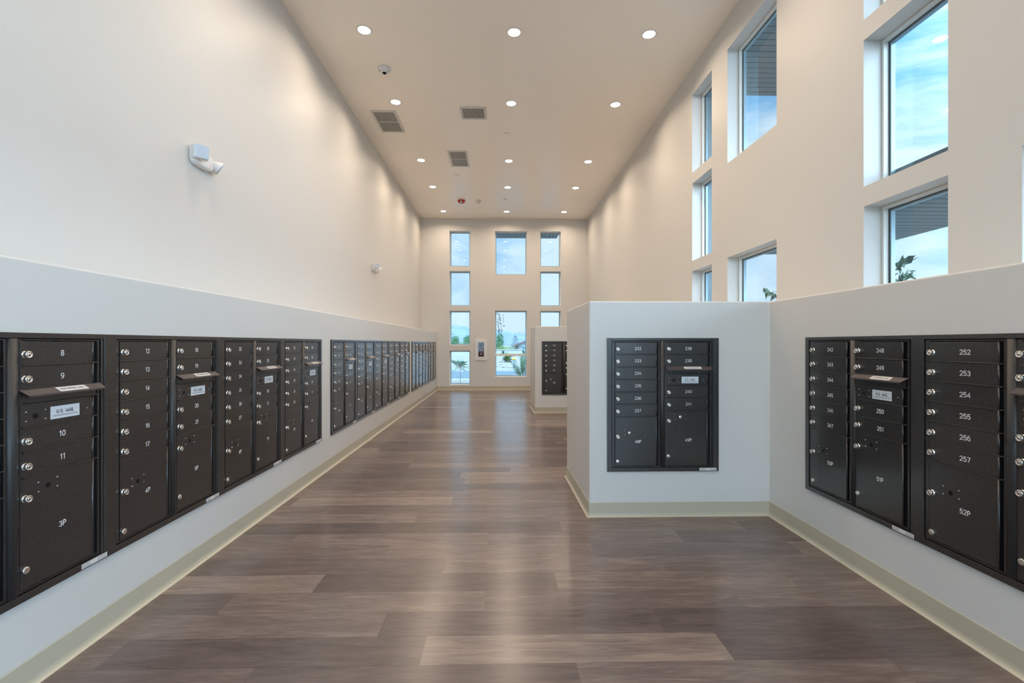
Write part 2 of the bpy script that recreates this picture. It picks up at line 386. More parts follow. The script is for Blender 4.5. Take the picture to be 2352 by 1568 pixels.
# floor planks
def make_floor():
    bm = bmesh.new(); uvl = bm.loops.layers.uv.new('UVMap'); cl = bm.loops.layers.float_color.new('tone')
    PL = 1.22; y0 = 1.812 - PLW*28
    special = {  # row -> joint position and tones (left to right of the joint)
        27: (.288, [.45, .30, .55, .5]), 28: (-.313, [.50, .26, .80, .22]), 29: (.70, [.62, .30, .24, .30]), 30: (-.076, [.36, .66, .50, .62]),
        31: (.285, [.82, .30, .70, .6]), 32: (-.315, [.3, .40, .68, .62]), 33: (.55, [.55, .66, .42, .7]), 34: (-.084, [.5, .66, .58, .28]), 35: (.40, [.2, .24, .62, .3])}
    nr = int((YE+.1-y0)/PLW)+1
    for r in range(nr):
        ya = y0+r*PLW; yb = ya+PLW
        j, tones = special.get(r, (random.uniform(0, PL), None))
        x = j - math.ceil((j-XL)/PL)*PL
        first = True
        k0 = round((j-x)/PL); idx = 0
        while x < XR:
            xa, xb = x, x+PL
            if tones:
                q = idx-k0+2      # tones: two planks left of the joint, two right of it
                tn = .46+(tones[max(0, min(len(tones)-1, q))]-.46)*.62
            else: tn = min(.88, max(.14, random.gauss(.46, .125)))
            ca, cb = max(xa, XL), min(xb, XR)
            if cb > ca+.001:
                vs_ = [bm.verts.new(p) for p in [(ca, ya, 0), (cb, ya, 0), (cb, yb, 0), (ca, yb, 0)]]
                f = bm.faces.new(vs_); rnd = random.random()
                for lp, (u, v) in zip(f.loops, [(ca-xa, 0), (cb-xa, 0), (cb-xa, PLW), (ca-xa, PLW)]):
                    lp[uvl].uv = (u, v); lp[cl] = (tn, rnd, 0, 1)
            x += PL; idx += 1
    bmesh.ops.delete(bm, geom=[f for f in bm.faces if f.calc_center_median().y > YE+.09 or f.calc_center_median().y < YB-.1], context='FACES')
    bmesh.ops.translate(bm, verts=bm.verts, vec=(0, 0, 0))
    n0 = len(bm.faces)
    fs = box(bm, XL, XR, YB-.1, YE+.1, -.12, -.002)
    for f in fs:
        for lp in f.loops: lp[uvl].uv = (.5, .09); lp[cl] = (.3, .3, 0, 1)
    return struct(finish('floor', bm, M['floor']))
make_floor()

# ------------------------------------------------------------------ windows
WN = [0]
def window(to3d, u0, u1, z0, z1, rail=None, reveal=.115):
    """frame and pane in an opening; to3d(u, depth, z)"""
    WN[0] += 1; g = .002
    bm = bmesh.new()
    def bx(a, b, d0, d1, c, d, mi=0):
        p = [to3d(a, d0, c), to3d(b, d1, d)]
        box(bm, p[0][0], p[1][0], p[0][1], p[1][1], p[0][2], p[1][2], mi)
    def ring(u0, u1, z0, z1, w, d0, d1, mi):
        bx(u0, u1, d0, d1, z1-w, z1, mi); bx(u0, u1, d0, d1, z0, z0+w, mi)
        bx(u0, u0+w, d0, d1, z0+w, z1-w, mi); bx(u1-w, u1, d0, d1, z0+w, z1-w, mi)
    ring(u0+g, u1-g, z0+g, z1-g, .016, reveal, reveal+.066, 0)
    ring(u0+.018, u1-.018, z0+.018, z1-.018, .006, reveal+.030, reveal+.052, 1)
    ring(u0+.024, u1-.024, z0+.024, z1-.024, .010, reveal+.034, reveal+.060, 2)
    if rail: bx(u0+.018, u1-.018, reveal+.01, reveal+.07, rail[0], rail[1], 0)
    f = finish('window_%d' % WN[0], bm, [M['vinyl'], M['gasket'], M['alu']]); struct(f)
    bm = bmesh.new()
    segs = [(z0+.025, z1-.025)] if not rail else [(z0+.025, rail[0]+.002), (rail[1]-.002, z1-.025)]
    for c, d in segs:
        p = [to3d(u0+.025, reveal+.044, c), to3d(u1-.025, reveal+.0445, d)]
        box(bm, p[0][0], p[1][0], p[0][1], p[1][1], p[0][2], p[1][2])
    finish('glass_pane', bm, M['glass'], f)
for a, b, c, d in end_holes: window(lambda u, dd, z: (u, YE+dd, z), a, b, c, d, rail=(.895, .953) if (a == -.165 and c < 1) else None)
for a, b, c, d in right_holes: window(lambda u, dd, z: (XR+dd, u, z), a, b, c, d)
for a, b, c, d in added_back_holes: window(lambda u, dd, z: (u, YB-dd, z), a, b, c, d)

# ------------------------------------------------------------------ mailboxes
S = 1378.0; UW, UH = .797, .9452
def ux(v): return v/S
def uz(v): return UH - v/S
ROWL = [(40, 160), (160, 282), (282, 404), (404, 526), (526, 647), (647, 769)]
MC = {}
def cached(key, fn):
    if key not in MC: MC[key] = fn()
    return MC[key]
def mesh_of(name, fn, mats, smooth=False):
    def mk():
        bm = bmesh.new(); fn(bm); bmesh.ops.recalc_face_normals(bm, faces=bm.faces)
        me = bpy.data.meshes.new(name); bm.to_mesh(me); bm.free()
        for mm in mats: me.materials.append(mm)
        return me
    return cached(name, mk)
def rbox(bm, x0, x1, zt, zb, d0, d1, mi=0, bev=0):   # drawing units for x and z, metres for depth (towards the room)
    box(bm, ux(x0), ux(x1), -d1, -d0, uz(zb), uz(zt), mi, bev)
def frame_fn(bm):
    rbox(bm, 2, 1096, 2, 1301, .0005, .003, 1)                       # dark back plate
    d = .0165
    rbox(bm, 0, 45, 0, 1303, .003, d, 0, .0012); rbox(bm, 1060, 1098, 0, 1303, .003, d, 0, .0012)
    rbox(bm, 45, 1060, 0, 27, .003, d, 0, .0012); rbox(bm, 45, 1060, 1265, 1303, .003, d, 0, .0012)
    rbox(bm, 1042, 1060, 27, 1265, .003, .012, 0, .001)
def col_fn(x0, x1, lines):
    def fn(bm):
        rbox(bm, x0, x0+24, 31, 1259, .003, .0105, 0, .0008); rbox(bm, x1-12, x1, 31, 1259, .003, .0105, 0, .0008)
        rbox(bm, x0+24, x1-12, 31, 39, .003, .0105, 0, .0008); rbox(bm, x0+24, x1-12, 1251, 1259, .003, .0105, 0, .0008)
        for y in lines: rbox(bm, x0+22, x1-10, y-3, y+3, .003, .0165, 0, .0012)
    return fn
def mull_fn(bm):
    n = 8; x0, x1 = ux(521), ux(571); rings = []
    for z in (uz(1262), uz(29)):
        ring = [bm.verts.new((x0, -.003, z))]
        for i in range(n+1):
            a = math.pi*(1-i/n); ring.append(bm.verts.new(((x0+x1)/2+math.cos(a)*(x1-x0)/2, -.008-.0125*math.sin(a), z)))
        ring.append(bm.verts.new((x1, -.003, z))); rings.append(ring)
    a, b = rings
    for i in range(len(a)):
        j = (i+1) % len(a); f = bm.faces.new([a[i], a[j], b[j], b[i]]); f.smooth = True
    bm.faces.new(a); bm.faces.new(b[::-1])
def door_fn(yt, yb, left, width=414):
    def fn(bm):  # local origin: left edge, unit coordinates kept
        x0 = left; x1 = left+width
        rbox(bm, x0+2, x1-12, yt+4, yb-4, .003, .0130, 0, .0008)
        # rolled hinge edge
        r = .0042; cx = ux(x1-7); n = 8; rr = []
        for z in (uz(yb-4), uz(yt+4)): rr.append([bm.verts.new((cx+math.cos(2*math.pi*i/n)*r, -.0115+math.sin(2*math.pi*i/n)*r, z)) for i in range(n)])
        for i in range(n):
            f = bm.faces.new([rr[0][i], rr[0][(i+1) % n], rr[1][(i+1) % n], rr[1][i]]); f.smooth = True
        bm.faces.new(rr[0]); bm.faces.new(rr[1][::-1])
    return fn
def lock_fn(bm):
    lathe(bm, [(0, 0), (.0135, 0), (.0135, .003), (.0108, .004), (.0104, .009), (.0128, .010), (.0128, .0165), (.0118, .0178), (.0095, .0178), (.0088, .0168), (.0052, .0168), (.0048, .0176), (0, .0176)], '-Y', 20)
    box(bm, -.0009, .0009, -.0180, -.0170, -.0035, .0030, 1)
def plug_fn(bm):
    lathe(bm, [(0, 0), (.0122, 0), (.0125, .003), (.0125, .007), (.0112, .0085), (.006, .0088), (0, .0084)], '-Y', 20)
def rivet_fn(bm): lathe(bm, [(0, 0), (.0040, 0), (.0038, .0015), (.0025, .0028), (0, .0033)], '-Y', 10)
def hole_fn(bm): lathe(bm, [(0, 0), (.0098, 0), (.0098, .0006), (.0090, .0008), (0, .0008)], '-Y', 16)
def bolt_fn(bm):
    lathe(bm, [(0, 0), (.0115, 0), (.0112, .0020), (.0085, .0034), (0, .0038)], '-Y', 16)
    box(bm, -.007, .007, -.0042, -.0034, -.0009, .0009, 1)
def hood_fn(bm):
    t = .002
    xa, xb = ux(572), ux(1030); z1, z0 = uz(276), uz(304); p = .036
    top = [(xa, -.0120, z1), (xb, -.0120, z1), (xb-.010, -p-.010, z0), (xa+.004, -p-.010, z0)]
    a = [bm.verts.new(q) for q in top]; b = [bm.verts.new((x, y+.0005, z-t)) for x, y, z in top]
    bm.faces.new(a); bm.faces.new(b[::-1])
    for i in range(4): bm.faces.new([a[i], a[(i+1) % 4], b[(i+1) % 4], b[i]])
    box(bm, xa+.006, xb-.012, -p-.0105, -p-.008, z0-.006, z0)      # turned-down lip
def slotpanel_fn(bm):
    rbox(bm, 578, 1004, 286, 341, .003, .0125, 0, .0008)
    rbox(bm, 618, 968, 304, 316, .0125, .0129, 1)
def mailpanel_fn(bm): door_fn(345, 462, 577)(bm)
def hoodlabel_fn(bm):
    z1, z0 = uz(276), uz(304); p = .036
    def P(x, s, lift): return Vector((ux(x), -.0120+(-p+.002)*s, z1+(z0-z1)*s+lift))
    q = [P(749, .16, .0004), P(917, .16, .0004), P(917, .86, .0004), P(749, .86, .0004)]
    a = [bm.verts.new(v) for v in q]; b = [bm.verts.new(v-Vector((0, 0, .0006))) for v in q]
    bm.faces.new(a); bm.faces.new(b[::-1])
    for i in range(4): bm.faces.new([a[i], a[(i+1) % 4], b[(i+1) % 4], b[i]])
def hood_label_mesh():
    bm = bmesh.new(); hoodlabel_fn(bm)
    t = text_mesh('OUTGOING MAIL', .0095, .13)
    k = len(bm.verts); p = .034; z1, z0 = uz(276), uz(304)
    dirv = Vector((0, -p, z0-z1)).normalized()
    bm2 = bmesh.new(); bm2.from_mesh(t)
    for v in bm2.verts:
        s = v.co.z; lift = -v.co.y
        c = Vector((ux(833), -.0120-p*.51, z1+(z0-z1)*.51))
        v.co = c + Vector((v.co.x, 0, 0)) - dirv*s + Vector((0, 0, .0008+lift))
    tm = bpy.data.meshes.new('tmp'); bm2.to_mesh(tm); bm2.free()
    nf = len(bm.faces); bm.from_mesh(tm); bm.faces.ensure_lookup_table()
    for f in bm.faces[nf:]: f.material_index = 1
    me = bpy.data.meshes.new('outgoing_label'); bm.to_mesh(me); bm.free(); me.materials.append(M['sticker']); me.materials.append(M['ink'])
    return me
def mail_label_mesh():
    bm = bmesh.new(); rbox(bm, 732, 898, 378, 443, .0132, .0138, 0)
    t = text_mesh('U.S. MAIL', .0170, .20, .16)
    bm2 = bmesh.new(); bm2.from_mesh(t); w = max(v.co.x for v in bm2.verts)*2; k = ux(100)/w
    for v in bm2.verts: v.co = Vector((v.co.x*k+ux(815), v.co.y-.0138, v.co.z*k+uz(406)))
    tm = bpy.data.meshes.new('tmp'); bm2.to_mesh(tm); bm2.free()
    nf = len(bm.faces); bm.from_mesh(tm); bm.faces.ensure_lookup_table()
    for f in bm.faces[nf:]: f.material_index = 1
    rbox(bm, 742, 888, 423.5, 424.6, .0138, .0140, 1); x = 744
    random.seed(3)
    while x < 884:
        w_ = random.uniform(3, 9); rbox(bm, x, min(x+w_, 886), 426.5, 430.5, .0138, .0140, 2); x += w_+2
    me = bpy.data.meshes.new('mail_label'); bm.to_mesh(me); bm.free(); me.materials.append(M['label']); me.materials.append(M['ink']); me.materials.append(M['grey_ink'])
    return me
def sticker_fn(bm):
    rbox(bm, 907, 1074, 1270, 1297, .0166, .0171, 0)
    random.seed(5)
    for y in (1275, 1281, 1287, 1292):
        for a, b in ((912, 965), (1010, 1068)):
            x = a
            while x < b-4:
                w_ = random.uniform(3, 11); rbox(bm, x, min(x+w_, b), y, y+2.4, .0171, .0173, 1); x += w_+2
def sub(name, me, parent, x=0, y=0, z=0, label=None):
    o = link(name, me, parent, (x, y, z))
    if label: o['label'] = label
    return o
NUMS = {}
def num_mesh(s):
    if s not in NUMS:
        me = text_mesh(s, .0190, .145, .20); me.materials.append(M['white'])
        NUMS[s] = me
    return NUMS[s]
def add_number(parent, s, x, y): sub('door_number', num_mesh(s), parent, ux(x), -.0130, uz(y))
def mailbox_unit(n, p, loc, rz, label, group, lean=None):
    """n: first tenant number, p: first parcel number"""
    r = empty('mailbox_unit', loc, rz); tag(r, label, 'mailbox unit', group)
    sub('trim_frame', mesh_of('trim_frame', frame_fn, [M['metal'], M['dark']]), r)
    sub('column_frame', mesh_of('column_frame_a', col_fn(50, 519, [y for _, y in ROWL]), [M['metal']]), r)
    sub('column_frame', mesh_of('column_frame_b', col_fn(552+16, 1030, [160, 280, 343, 462, 584, 706]), [M['metal']]), r)
    sub('mullion', mesh_of('mullion', mull_fn, [M['metal2']]), r)
    lock = mesh_of('lock', lock_fn, [M['chrome'], M['dark']]); plug = mesh_of('plug', plug_fn, [M['chrome']])
    rivet = mesh_of('rivet', rivet_fn, [M['rivet']]); hole = mesh_of('keyhole', hole_fn, [M['dark']]); bolt = mesh_of('bolt', bolt_fn, [M['chrome'], M['dark']])
    def lk(parent, x, y, me=lock, nm='lock'): sub(nm, me, parent, ux(x), -.0128, uz(y))
    for i, (a, b) in enumerate(ROWL):
        d = sub('mail_door', mesh_of('mail_door_%d' % i, door_fn(a, b, 77), [M['metal']]), r)
        lk(d, 102, a+68); add_number(d, str(n+i), 302, a+62)
    for i, (a, b) in enumerate([(40, 160), (160, 280), (462, 584), (584, 706)]):
        d = sub('mail_door', mesh_of('mail_door_r%d' % i, door_fn(a, b, 577), [M['metal']]), r)
        lk(d, 601, a+67); add_number(d, str(n+6+i), 799, a+62)
    d = sub('parcel_door', mesh_of('parcel_door_a', door_fn(769, 1250, 77), [M['metal']]), r)
    lk(d, 102, 961); lk(d, 102, 1202, plug, 'lower_plug'); add_number(d, '%dP' % p, 303, 1011)
    for x, y in ((171, 900), (268, 900), (171, 947), (268, 947)): lk(d, x, y, rivet, 'rivet')
    lk(d, 219, 928, bolt if lean else hole, 'service_bolt' if lean else 'service_hole')
    d = sub('parcel_door', mesh_of('parcel_door_b', door_fn(706, 1250, 577), [M['metal']]), r)
    lk(d, 601, 807); lk(d, 601, 1153, plug, 'lower_plug'); add_number(d, '%dP' % (p+1), 799, 998)
    for x, y in ((669, 747), (769, 747), (669, 794), (769, 794)): lk(d, x, y, rivet, 'rivet')
    lk(d, 720, 774, bolt if lean else hole, 'service_bolt' if lean else 'service_hole')
    sub('slot_panel', mesh_of('slot_panel', slotpanel_fn, [M['metal'], M['dark']]), r)
    h = sub('slot_hood', mesh_of('slot_hood', hood_fn, [M['hood']]), r)
    sub('outgoing_mail_label', cached('ol', hood_label_mesh), h, label='white label reading OUTGOING MAIL')
    d = sub('mail_panel', mesh_of('mail_panel', mailpanel_fn, [M['metal']]), r)
    sub('us_mail_label', cached('ml', mail_label_mesh), d, label='silver label reading U.S. MAIL')
    for x, y in ((607, 388), (705, 388), (607, 433), (705, 433), (947, 412)): lk(d, x, y, rivet, 'rivet')
    lk(d, 654, 412, hole, 'service_hole')
    s = sub('lower_sticker', mesh_of('lower_sticker', sticker_fn, [M['sticker'], M['grey_ink']]), r); s['label'] = 'small white printed sticker'
    return r
GL = 'black mailbox units along the left wall'
ZM = .3229
PITCH = .7955
def left_unit(y, n, p, label, bank): return mailbox_unit(n, p, (LX, y, ZM), math.pi/2, label, bank)
G1 = 4.4461-4*PITCH
bank1 = 'mailbox units in the near bank of four on the left wall'
for i, lb in enumerate(['black mailbox unit at the left edge, doors 8 to 11 and 3P in view',
                        'black mailbox unit on the left wall with doors 12 to 21',
                        'black mailbox unit in the near left bank holding doors 22 to 31',
                        'black mailbox unit with doors 32 to 41, last of the near left bank']):
    left_unit(G1+i*PITCH, 2+10*i, 2+2*i, lb, bank1)
bank2 = 'mailbox units in the middle bank of five on the left wall'
od = ['nearest the camera', 'second from the near end', 'in the middle of the five', 'second from the far end', 'at the far end']
for i in range(5):
    left_unit(4.7106+i*PITCH, 42+10*i, 10+2*i, 'blue-glinting black mailbox unit %s of the middle left bank' % od[i], bank2)
bank3 = 'mailbox units in the far bank of four on the left wall'
od = ['at the near end', 'second from the near end', 'second from the far end', 'beside the end wall, last']
for i in range(4):
    left_unit(8.9215+.01+i*PITCH, 92+10*i, 20+2*i, 'dark mailbox unit %s of the farthest left bank' % od[i], bank3)
mailbox_unit(232, 48, (.7502, 3.337, ZM), 0, 'black mailbox unit facing the camera on the near pier, doors 232 to 241', None, True)
mailbox_unit(172, 36, (.718, 8.330, ZM), 0, 'black mailbox unit on the far pier, doors from 172, half hidden by the near pier', None, True)
bank4 = 'mailbox units on the right wall'
Y1 = 2.1183+PITCH
mailbox_unit(242, 50, (RX, Y1, ZM), -math.pi/2, 'black mailbox unit on the right wall with doors 242 to 251', bank4)
mailbox_unit(252, 52, (RX, Y1-PITCH, ZM), -math.pi/2, 'black mailbox unit with doors 252 to 257 cut off by the right edge', bank4)

# ------------------------------------------------------------------ ceiling fixtures
def lens_fn(bm): lathe(bm, [(0, -.004), (.045, -.0040), (.062, -.0025), (.064, -.0005), (0, -.0005)], 'Z', 28)
def ringf_fn(bm): lathe(bm, [(.0645, -.0005), (.0645, -.0035), (.069, -.0048), (.079, -.0030), (.081, -.0005), (.0645, -.0005)], 'Z', 28)
lens_me = mesh_of('lens', lens_fn, [M['glow']]); ringf_me = mesh_of('ring', ringf_fn, [M['plastic']])
ld = bpy.data.lights.new('downlight_beam', 'AREA'); ld.shape = 'DISK'; ld.size = .12; ld.energy = LAMP_W; ld.color = LAMP_COL; ld.spread = math.radians(155)
def downlight(x, y, label, group):
    t = empty('recessed_downlight', (x, y, ZC)); tag(t, label, 'ceiling light', group)
    link('light_lens', lens_me, t); link('trim_ring', ringf_me, t)
    o = bpy.data.objects.new('lamp_light', ld); COL.objects.link(o); o.parent = t; o.location = (0, 0, -.006)
rows = [(5.007, 'nearest visible'), (6.49, 'second'), (8.54, 'third'), (9.985, 'fourth'), (11.82, 'farthest')]
for y, rn in rows:
    for x, sn in ((-1.443, 'left'), (.138, 'middle'), (1.580, 'right')):
        downlight(x, y, '%s round ceiling downlight in the %s row from the camera' % (sn, rn), 'round recessed downlights in the ceiling')
for y in (3.2, .4):  # unseen rows, added to light the near end of the room
    for x, sn in ((-1.443, 'left'), (.138, 'middle'), (1.580, 'right')):
        downlight(x, y, '%s round ceiling downlight %s' % (sn, 'added just in front of the nearest visible row, out of the frame' if y > 1 else 'added straight above the camera, out of the frame'), 'round recessed downlights added above the camera, out of the frame')

def vent(x0, x1, y0, y1, n, label, mid=True):
    t = empty('ceiling_vent', ((x0+x1)/2, (y0+y1)/2, ZC)); tag(t, label, 'air vent', 'air vents in the ceiling')
    a, b = (x1-x0)/2, (y1-y0)/2; w = .033
    bm = bmesh.new()
    for q in ((-a, a, b-w, b), (-a, a, -b, -b+w), (-a, -a+w, -b+w, b-w), (a-w, a, -b+w, b-w)): box(bm, *q, -.011, -.0005, 0, .003)
    finish('vent_frame', bm, M['vent'], t)
    bm = bmesh.new(); box(bm, -a+w-.002, a-w+.002, -b+w-.002, b-w+.002, -.0015, -.0005); finish('vent_throat', bm, M['ventdark'], t)
    if mid:
        bm = bmesh.new(); box(bm, -a+w, a-w, -.004, .004, -.010, -.0015); finish('cross_bar', bm, M['vent'], t)
    bm = bmesh.new(); iw = 2*(a-w)
    for i in range(n):
        x = -a+w+iw*(i+.5)/n; k = iw/n
        v = [bm.verts.new(p) for p in [(x-k*.26, -b+w, -.0022), (x-k*.22, -b+w, -.0105), (x+k*.24, -b+w, -.0105), (x-k*.04, -b+w, -.0022)]]
        u = [bm.verts.new((q.co.x, b-w, q.co.z)) for q in v]
        bm.faces.new(v); bm.faces.new(u[::-1])
        for j in range(4): bm.faces.new([v[j], v[(j+1) % 4], u[(j+1) % 4], u[j]])
    bmesh.ops.recalc_face_normals(bm, faces=bm.faces)
    finish('louvre_blades', bm, M['vent'], t)
vent(-1.862, -1.498, 6.73, 7.41, 18, 'large white slatted air vent nearest the left wall')
vent(-.583, -.209, 6.595, 6.952, 20, 'square white slatted air vent beside the middle downlight of the second row', False)
vent(-.925, -.583, 8.105, 8.822, 18, 'long white slatted air vent beyond the square one, near the third row of lights')

t = empty('dome_camera', (-1.40, 5.70, ZC)); tag(t, 'white dome camera with a dark lens on the ceiling above the large vent', 'camera')
bm = bmesh.new(); lathe(bm, [(0, -.0005), (.075, -.0005), (.076, -.018), (.068, -.030), (.050, -.044), (.030, -.053), (0, -.055)], 'Z', 28); finish('housing', bm, M['plastic'], t, True)
bm = bmesh.new(); lathe(bm, [(0, -.052), (.024, -.052), (.022, -.061), (.012, -.067), (0, -.069)], 'Z', 20); finish('camera_lens', bm, M['dark'], t, True)
for sx, sy in ((-.052, -.02), (.05, -.02)):
    bm = bmesh.new(); lathe(bm, [(0, -.034), (.007, -.034), (.006, -.042), (0, -.043)], 'Z', 10, (sx, sy, 0)); finish('sensor_window', bm, M['dark'], t)
t = empty('fire_strobe', (-.918, 10.93, ZC)); tag(t, 'red round fire alarm sounder on the far ceiling left of the smoke detector', 'fire alarm')
bm = bmesh.new(); lathe(bm, [(0, -.0005), (.085, -.0005), (.086, -.02), (.075, -.045), (.045, -.062), (0, -.064)], 'Z', 24); finish('sounder_body', bm, M['red'], t, True)
bm = bmesh.new(); box(bm, -.022, .022, -.085, -.035, -.070, -.030, 0, .004); finish('strobe_lens', bm, M['lens'], t)
t = empty('smoke_detector', (-.525, 10.93, ZC)); tag(t, 'small white smoke detector on the far ceiling beside the red sounder', 'smoke detector')
bm = bmesh.new(); lathe(bm, [(0, -.0005), (.068, -.0005), (.068, -.012), (.058, -.018), (.052, -.034), (.030, -.046), (0, -.048)], 'Z', 24); finish('detector_body', bm, M['plastic'], t, True)
bm = bmesh.new(); lathe(bm, [(0, -.047), (.014, -.047), (.012, -.055), (0, -.056)], 'Z', 12); finish('sensor_cap', bm, M['dark'], t)
for (x, y, r, lb) in [(.082, 7.43, .045, 'flat round sprinkler cover between the second and third middle downlights'),
                      (-.882, 9.30, .060, 'flat round sprinkler cover beyond the long vent on the left'),
                      (.089, 10.83, .045, 'flat round sprinkler cover between the two farthest middle downlights')]:
    bm = bmesh.new(); lathe(bm, [(0, -.0005), (r*.7, -.0005), (r*.7, -.008), (r, -.008), (r, -.0105), (r*.9, -.012), (0, -.0125)], 'Z', 24)
    o = finish('sprinkler_cover', bm, M['ceiling']); o.location = (x, y, ZC); tag(o, lb, 'sprinkler', 'sprinkler covers')

# ------------------------------------------------------------------ emergency lights on the left wall
def emergency(y, z, label):
    t = empty('emergency_light', (XL, y, z), math.pi/2); tag(t, label, 'emergency light', 'emergency lights on the left wall')
    # local: x along wall (+Y world), -y into the room
    bm = bmesh.new()
    pts = [(-.105, .058), (.105, .048), (.105, -.045), (.08, -.062), (-.08, -.062), (-.105, -.040)]
    a = [bm.verts.new((x, -.001, zz)) for x, zz in pts]; b = [bm.verts.new((x*.94, -.046, zz*.88)) for x, zz in pts]
    bm.faces.new(a); bm.faces.new(b[::-1])
    for i in range(6): bm.faces.new([a[i], a[(i+1) % 6], b[(i+1) % 6], b[i]])
    bmesh.ops.recalc_face_normals(bm, faces=bm.faces)
    bmesh.ops.bevel(bm, geom=list(bm.edges), offset=.006, segments=2, affect='EDGES')
    finish('lamp_body', bm, M['plastic'], t)
    def head(x, z, turn, tilt):
        mt = Matrix.Translation((x, -.058, z)) @ Matrix.Rotation(turn, 4, 'Z') @ Matrix.Rotation(tilt, 4, 'X')
        bm = bmesh.new(); box(bm, -.048, .048, -.026, .022, -.050, .050, 0, .012)
        bmesh.ops.transform(bm, matrix=mt, verts=bm.verts); h = finish('lamp_head', bm, M['plastic'], t)
        bm = bmesh.new(); box(bm, -.043, .043, -.036, -.026, -.045, .045, 0, .004); bmesh.ops.transform(bm, matrix=mt, verts=bm.verts); finish('clear_lens', bm, M['lens'], h)
    head(-.075, .020, math.radians(-42), math.radians(6))
    # round far head turned along the wall
    mt = Matrix.Translation((.128, -.050, -.008)) @ Matrix.Rotation(math.radians(38), 4, 'Z') @ Matrix.Rotation(math.radians(30), 4, 'X')
    bm = bmesh.new(); lathe(bm, [(0, -.045), (.020, -.045), (.030, -.030), (.050, .012), (.050, .020)], '-Y', 20, M4=mt); lathe(bm, [(.050, .020), (0, .020)], '-Y', 20, M4=mt); h = finish('lamp_head', bm, M['plastic'], t)
    bm = bmesh.new(); lathe(bm, [(0, .0202), (.044, .0202), (.040, .026), (0, .028)], '-Y', 20, M4=mt); finish('clear_lens', bm, M['lens'], h)
    bm = bmesh.new(); box(bm, .050, .057, -.0485, -.045, -.030, -.023); o = finish('status_led', bm, M['led'], t); o['label'] = 'tiny red indicator light'
emergency(3.350, 2.515, 'white two-headed emergency light high on the near left wall')
emergency(7.88, 2.480, 'small white two-headed emergency light far along the left wall')

# ------------------------------------------------------------------ extinguisher cabinet
x0, x1, z0, z1 = CAB
t = empty('extinguisher_cabinet', ((x0+x1)/2, YE, z0)); tag(t, 'white fire extinguisher cabinet with a glazed door on the end wall between windows', 'cabinet')
hw, hh = (x1-x0)/2, (z1-z0)
bm = bmesh.new(); X, Z0_, Z1_ = .153, -.092, hh+.092
def ring2(bm, X, Z0, Z1, ix, iz0, iz1, d0, d1, bev=.002):
    box(bm, -X, X, -d1, -d0, iz1, Z1, 0, bev); box(bm, -X, X, -d1, -d0, Z0, iz0, 0, bev); box(bm, -X, -ix, -d1, -d0, iz0, iz1, 0, bev); box(bm, ix, X, -d1, -d0, iz0, iz1, 0, bev)
ring2(bm, X, Z0_, Z1_, .112, -.045, hh+.045, .0005, .022); finish('cabinet_trim', bm, M['plastic'], t)
bm = bmesh.new(); ring2(bm, .110, -.043, hh+.043, hw, 0, hh, .0005, .030); d = finish('cabinet_door', bm, M['plastic'], t)
bm = bmesh.new(); box(bm, -hw+.001, hw-.001, -.014, -.012, .001, hh-.001); finish('door_glass', bm, M['cabglass'], d)
bm = bmesh.new(); box(bm, -.098, -.090, -.044, -.030, hh*.5, hh*.85, 0, .002); finish('door_handle', bm, M['rivet'], d)
bm = bmesh.new(); e_ = .008
box(bm, -hw-e_, hw+e_, .16, .165, -e_, hh+e_); box(bm, -hw-e_, -hw-.004, .0, .16, -e_, hh+e_); box(bm, hw+.004, hw+e_, .0, .16, -e_, hh+e_); box(bm, -hw-.004, hw+.004, 0, .16, -e_, -.004); box(bm, -hw-.004, hw+.004, 0, .16, hh+.004, hh+e_)
finish('cabinet_tub', bm, M['vent'], t)
t2 = empty('fire_extinguisher', ((x0+x1)/2, YE+.085, z0)); tag(t2, 'red fire extinguisher standing inside the white glazed wall cabinet', 'fire extinguisher')
bm = bmesh.new(); lathe(bm, [(0, .001), (.058, .001), (.060, .01), (.060, .20), (.050, .235), (.022, .252), (.018, .262), (0, .262)], 'Z', 24); finish('cylinder', bm, M['redsteel'], t2, True)
bm = bmesh.new(); box(bm, -.014, .014, -.014, .014, .262, .295, 0, .003); box(bm, -.012, .012, -.050, .03, .295, .305, 0, .002); box(bm, -.012, .012, -.050, .03, .318, .328, 0, .002); finish('valve', bm, M['dark'], t2)
bm = bmesh.new(); tube(bm, [(.014, 0, .28), (.05, -.01, .30), (.068, -.02, .25), (.069, -.03, .15), (.064, -.035, .08)], .008); finish('hose', bm, M['dark'], t2)
bm = bmesh.new()
box(bm, -.028, .028, -.0635, -.0600, .045, .105); finish('printed_label', bm, M['white'], t2)

# ------------------------------------------------------------------ outside
def quadmesh(name, fn, m, struct_=True, **kw):
    bm = bmesh.new(); fn(bm); bmesh.ops.recalc_face_normals(bm, faces=bm.faces); o = finish(name, bm, m)
    return o
GZ = -.20
# near gravel bed round the building
bm = bmesh.new(); box(bm, -60, 60, -60, 19.0, GZ-.3, GZ)
o = finish('gravel_ground', bm, M['gravel']); tag(o, None, None, kind='structure')
bm = bmesh.new(); box(bm, -300, 300, 19.2, 26.2, GZ-.4, GZ-.12); o = finish('road', bm, M['asphalt']); tag(o, None, None, kind='structure')
for y, lb in ((19.0, 'near'), (26.2, 'far')):
    bm = bmesh.new(); box(bm, -120, 120, y, y+.2, GZ-.35, GZ+.0, 0, .02); o = finish('kerb', bm, M['kerb']); tag(o, None, None, kind='structure')
bm = bmesh.new(); v = [bm.verts.new(p) for p in [(-120, 26.4, GZ), (120, 26.4, GZ), (120, 55, -.22), (-120, 55, -.22), (120, 60, -1.8), (-120, 60, -1.8), (120, 400, -1.8), (-120, 400, -1.8)]]
for q in ((0, 1, 2, 3), (3, 2, 4, 5), (5, 4, 6, 7)): bm.faces.new([v[i] for i in q])
